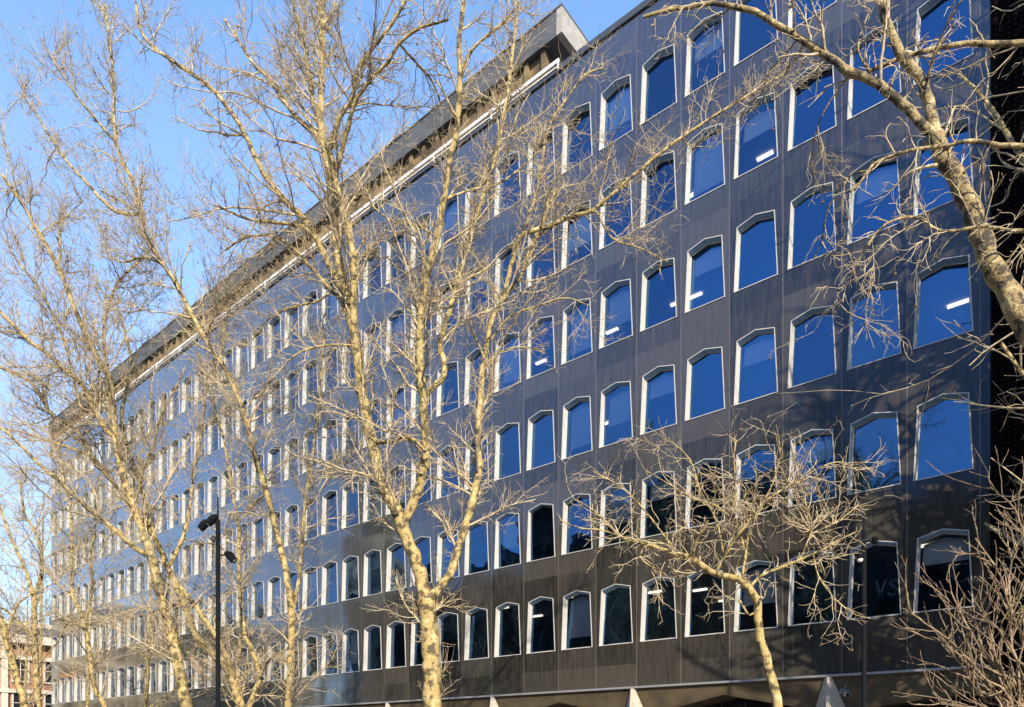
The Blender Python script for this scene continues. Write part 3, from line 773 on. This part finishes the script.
# E: thin stem right of the lamp post
tree('plane_tree', 'thin crooked bare stem just right of the spotlight post, with a sharp kink low down', [
 ([(246,722),(252,700),(259,680),(256,660),(245,635)], 6, 5, 0),
 ([(245,636),(241,605),(239,575),(239,545),(238,523),(232,490),(227,460),(222,430),(212,400),(205,375)], 4.5, 1.8, .8),
 ([(259,680),(268,662),(276,655),(290,648)], 3, 1.6, -.8),
 ([(238,523),(250,505),(262,498),(270,480)], 2.2, 1.3, 1),
], 17.5, 24, G, d1=4, l1=1.1, d2=6, l2=.5, d3=8, l3=0.34, rmin=.005)
# F, G, H: far left
tree('plane_tree', 'leaning bare tree with a yellow trunk cut by the left edge of the view', [
 ([(30,735),(25,707),(12,660),(4,629)], 8, 6.5, 0),
 ([(4,630),(-4,606),(-14,580),(-24,540)], 6, 3, 0),
 ([(6,636),(14,612),(22,600),(40,590)], 3, 1.6, 1),
], 26, 31, G, d1=4, l1=1.6, d2=5, l2=.8, d3=5, l3=.35, rmin=.006)
tree('plane_tree', 'upright bare tree with a Y shaped fork near the left edge of the view', [
 ([(38,735),(38,707),(35,643),(34,597)], 7, 5.5, 0),
 ([(34,597),(27,575),(21,560),(10,535),(0,509),(-10,490)], 4.5, 2, 1),
 ([(34,597),(39,583),(42,565),(38,540),(31,525),(24,512),(20,480)], 4, 2, -1),
 ([(34,640),(22,625),(8,612),(-6,604)], 3, 1.6, -1),
], 27, 32, G, d1=4, l1=2.0, d2=5, l2=.9, d3=5, l3=.4, rmin=.0065)
tree('plane_tree', 'thin bare tree with a narrow fork between the Y shaped tree and the leaning trunks', [
 ([(112,735),(104,705),(94,685),(89,647),(84,624)], 5.5, 4.6, 0),
 ([(84,624),(79,608),(73,597),(71,570),(72,540),(70,505),(62,470),(58,440)], 4, 1.8, 1),
 ([(84,624),(90,604),(92,580),(90,560),(95,530),(96,500),(100,475)], 3, 1.6, -1),
 ([(74,602),(64,590),(52,580),(44,566)], 2.4, 1.3, 1),
], 24, 33, G, d1=3.5, l1=1.8, d2=5, l2=.8, d3=5, l3=.36, rmin=.006)
# J: low pollarded tree
tree('plane_tree', 'low crooked bare tree with knobbly pollarded limbs in front of the lower right windows', [
 ([(780,722),(773,684),(766,656),(760,640),(758,618),(757,602),(750,589),(738,577)], 11, 8.5, 0, ),
 ([(740,578),(728,577),(717,574),(705,568),(696,561),(686,556),(675,554),(660,549),(647,544),(632,540),(619,537)], 7.5, 4, 1),
 ([(619,537),(604,520),(590,508),(572,498)], 2.6, 1.3, .3),
 ([(625,538),(602,530),(580,528),(560,520)], 2.2, 1.2, -.3),
 ([(717,574),(719,566),(724,557),(733,542),(744,528),(752,518),(760,508),(772,496),(790,486),(808,478)], 4, 2, -.6),
 ([(692,560),(694,550),(697,540),(703,530),(708,521)], 3.4, 3.6, -.4),
 ([(741,580),(744,565),(746,552),(740,535),(734,520),(736,490),(734,460),(736,440)], 3.4, 1.5, .6),
 ([(748,588),(762,575),(780,568),(800,560),(822,550),(840,540),(858,531)], 4, 1.8, -.5),
 ([(800,560),(806,545),(812,528),(806,505),(800,480),(792,450)], 2.6, 1.3, .3),
 ([(812,550),(818,575),(836,600),(856,615),(870,618)], 1.8, 1.1, -.3),
 ([(757,610),(750,615),(744,608),(740,600)], 3, 2, 0),
 ([(647,544),(640,556),(650,566),(664,572)], 2, 1.3, -.4),
 ([(675,554),(660,530),(640,505),(618,485),(590,470)], 2.4, 1.2, .5),
 ([(746,552),(752,520),(770,490),(780,455),(776,425)], 2.4, 1.2, -.5),
 ([(724,557),(716,520),(700,490),(690,460),(668,438)], 2.2, 1.2, .5),
 ([(790,486),(815,470),(838,462),(858,470)], 1.8, 1.1, .3),
 ([(734,520),(715,505),(696,500),(672,486),(645,470)], 2, 1.1, -.6),
 ([(808,535),(824,528),(840,520),(858,505)], 2.2, 1.2, .4),
], 9.2, 41, G, d1=4.4, l1=0.85, d2=6.5, l2=0.4, d3=7, l3=0.2, first_tmin=.8, up=-.01, rmin=0.003, sprouts=[(808,530,26,.55),(752,512,12,.5),(741,580,10,.3),(736,480,16,.6),(620,536,16,.7),(690,560,10,.5),(790,486,12,.5)], seeds=25, kink=.19)
# K: big tree leaning in from the right
tree('plane_tree', 'large bare plane tree leaning in from the right edge with thick mottled limbs', [
 ([(1160,600),(1100,470),(1050,370),(1024,320),(994,267),(977,225),(970,204),(950,170),(936,136)], 40, 20, 0.5),
 ([(936,136),(931,112),(926,92),(919,78),(905,62),(896,46),(886,20),(878,-10),(870,-40)], 14, 9, .3),
 ([(936,138),(923,126),(910,110),(896,98),(884,88),(872,80),(852,73),(828,56),(797,37),(775,24),(755,12),(734,7),(712,3),(690,7),(668,10),(643,17)], 13, 4, .8),
 ([(1100,60),(1060,50),(1024,44),(990,44),(957,44),(930,50),(913,54),(890,62),(868,72)], 9, 5, .3, 7.6),
 ([(1110,160),(1060,150),(1024,146),(1000,145),(974,141),(958,143),(943,146),(925,148),(906,151),(886,158),(872,166),(862,180),(850,192)], 8, 3, .3, 7.4),
 ([(1110,240),(1060,233),(1024,231),(1000,229),(981,226),(960,230),(940,231),(925,222),(913,217),(898,219),(886,224),(875,234),(868,246)], 6, 2.6, -.3, 7.4),
 ([(925,90),(930,70),(936,50),(943,34),(952,15),(964,-4)], 4.5, 2.5, -.5),
 ([(872,80),(865,65),(858,50),(862,30),(870,10)], 3, 2, .4),
 ([(852,74),(838,90),(825,110),(815,135),(812,160)], 2.6, 1.5, .6),
 ([(734,7),(722,14),(700,24),(690,38)], 2.4, 1.3, .5),
 ([(797,37),(785,55),(770,70),(762,92),(748,105)], 2.6, 1.4, 1),
 ([(888,225),(870,240),(858,262),(845,290),(838,310)], 2.8, 1.4, .5),
 ([(975,228),(966,206),(958,190),(951,165),(947,140)], 2, 1.4, .4),
 ([(868,168),(850,175),(835,195),(826,215),(822,240),(812,262)], 2.6, 1.4, .8),
], 7.2, 51, G, bark=M_BARKD, d1=1.7, l1=.9, d2=6, l2=0.5, d3=9, l3=0.2, first_tmin=.8, up=-.03, rmin=0.003, seeds=30, kink=.17, rscale=0.74)
# tree standing off to the right whose shadow streaks across the near end of the facade
def wtree(name, label, base, h, seed, lean=(0,0), grp=None, rs=1, tr=.006, ld=1.1, t0=.25, l1d=2.2):
    rng = np.random.default_rng(seed)
    b0 = np.array(base, float)
    four = np.array([(b0[0]+lean[0]*t, b0[1]+lean[1]*t, h*t*.8-.05, .26*rs*(1-.7*t)) for t in np.linspace(0, 1, 7)])
    c = catmull(four, .3); polys, rads = [c[:,:3]], [c[:,3]]
    a = spawn(polys, rads, ld, t0, .95 if ld > 2 else .85, h*.36 if ld < 2 else h*.12, .55, .10*rs, .05*rs, rng, .4)
    qa, ra = grow(*a, 12, .10, .05, rng, .25)
    root = empty(name, label, 'tree', tuple(b0), grp or G)
    o1 = dict(v=[], f=[], n=0); tubes(c[None,:,:3], c[None,:,3], 10, o1); tubes(qa, ra, 7, o1); quads_obj('trunk', o1, M_BARK, root, b0)
    o2 = dict(v=[], f=[], n=0)
    a = spawn(list(qa), list(ra), l1d, .15, .7, 2.0, .5, .03, .012, rng); q1, r1 = grow(*a, 8, .15, .05, rng); tubes(q1, r1, 4, o2)
    a = spawn(list(q1), list(r1), 3.0, .1, .7, .8, .6, .012, tr, rng); q2, r2 = grow(*a, 5, .2, .05, rng); tubes(q2, r2, 3, o2)
    quads_obj('twigs', o2, M_TWIG, root, b0)
wtree('plane_tree', 'tall bare plane tree in front of the perforated building', (2.5, -3.3, .1), 31, 71, (-.2, .2), ld=13, t0=.12, rs=1.2, l1d=1.5)
wtree('plane_tree', 'bare plane tree added just outside the right edge for its shadows on the facade, behind the leaning one', (5.0, -8.5, .1), 27, 77, (-.4, .2), ld=6, t0=.12, rs=1.3, l1d=1.3)  # second off-view tree, added for more branch shadow on the facade
wtree('plane_tree', 'bare plane tree across the road, its crown mirrored in the near windows', (-4, -34, .1), 17, 72, (.8, 0))
wtree('plane_tree', 'tall bare plane tree across the road, mirrored in the nearest upper windows', (5, -32, .1), 23, 73, (-1, 0))
wtree('plane_tree', 'broad bare plane tree across the road facing the middle windows', (-17, -34, .1), 21, 74, (.5, 0))
wtree('plane_tree', 'bare plane tree across the road facing the far windows', (-33, -34.5, .1), 20, 75, (.4, 0))

GF = 'bare street trees far down the pavement'
for (x, y, h, sd_, lb) in ((-50,-4,17,91,'fine twigged bare tree in front of the far end windows'), (-38,-5.5,15,92,'small bare tree behind the yellow leaning trunks at left'),
  (-62,-4,18,93,'bare tree beside the far corner of the office block'), (-30,-5,13,94,'low bare tree close to the lower windows right of the spotlight post'),
  (-76,-4.5,16,95,'farthest bare tree in front of the brick house'), (-44,-8.5,19,96,'pale bare tree between the two leaning left trunks')):
    wtree('bare_tree', lb, (x, y, .1), h, sd_, (1, 0), GF, .45, .013)

# L: shrub at the lower right
def shrub(label, z0, stems, seed):
    rng = np.random.default_rng(seed)
    base = pix(1040, 975, z0); org = np.array([base.x, base.y, 0.])
    root = empty('shrub', label, 'shrub', tuple(org))
    o1 = dict(v=[], f=[], n=0); o2 = dict(v=[], f=[], n=0); P1, R1 = [], []
    for pts, w0, w1, dz in stems:
        f4 = [(*(org+rng.normal(0, .05, 3)*[1,1,0]), .016)]
        for i, p in enumerate(pts):
            t = i/(len(pts)-1); w = pix(p[0], p[1], z0+dz*t); f4.append((*w, (w0*(1-t)+w1*t)*z0/F/2))
        c = catmull(f4, .07); c[:,3] *= .68; c[:,:3] += rng.normal(0, .004, (len(c),3)); P1.append(c[:,:3]); R1.append(c[:,3]); tubes(c[None,:,:3], c[None,:,3], 7, o1)
    quads_obj('stems', o1, M_SHRUB, root, org)
    a = spawn(P1, R1, 15, .35, .5, .42, .7, .0065, .0035, rng, .4); q1, r1 = grow(*a, 6, .14, .10, rng, .6); tubes(q1, r1, 5, o2)
    a = spawn(list(q1), list(r1), 6, .2, .6, .16, .8, .004, .0025, rng); q2, r2 = grow(*a, 4, .18, .1, rng, .7); tubes(q2, r2, 4, o2)
    quads_obj('twigs', o2, M_SHRUB, root, org)
rs = random.Random(5)
stems = [([(1015,720),(985,680),(960,650),(932,628),(912,613)], 4, 2, -.2), ([(1025,720),(1000,670),(975,640),(955,600),(948,578)], 4, 2, .2),
 ([(1020,700),(1012,640),(1005,590),(990,560),(975,538)], 4, 2, 0), ([(1030,690),(1022,640),(1010,600),(1012,560),(1024,535)], 4, 2, .3),
 ([(1030,720),(1004,700),(975,682),(945,668),(925,664)], 3.6, 1.6, .3), ([(1030,730),(995,712),(965,706),(940,703)], 3, 1.6, -.3),
 ([(1040,680),(1035,620),(1030,560),(1015,510),(990,487)], 4, 1.8, .5), ([(1015,735),(985,700),(962,668),(950,640),(965,610)], 3, 1.6, .5),
 ([(1035,700),(1018,660),(1000,632),(985,615),(978,590)], 3.6, 1.6, -.4), ([(1050,660),(1048,600),(1042,560),(1035,520)], 4, 2, 0),
 ([(1010,720),(1000,680),(990,650),(995,625),(1003,600)], 3, 1.6, .2), ([(1005,725),(980,690),(970,660),(972,635)], 3, 1.6, 0)]
shrub('bare brown shrub of upright knobbly stems in the lower right corner', 5.0, stems, 81)
for s in STATS: print(s)
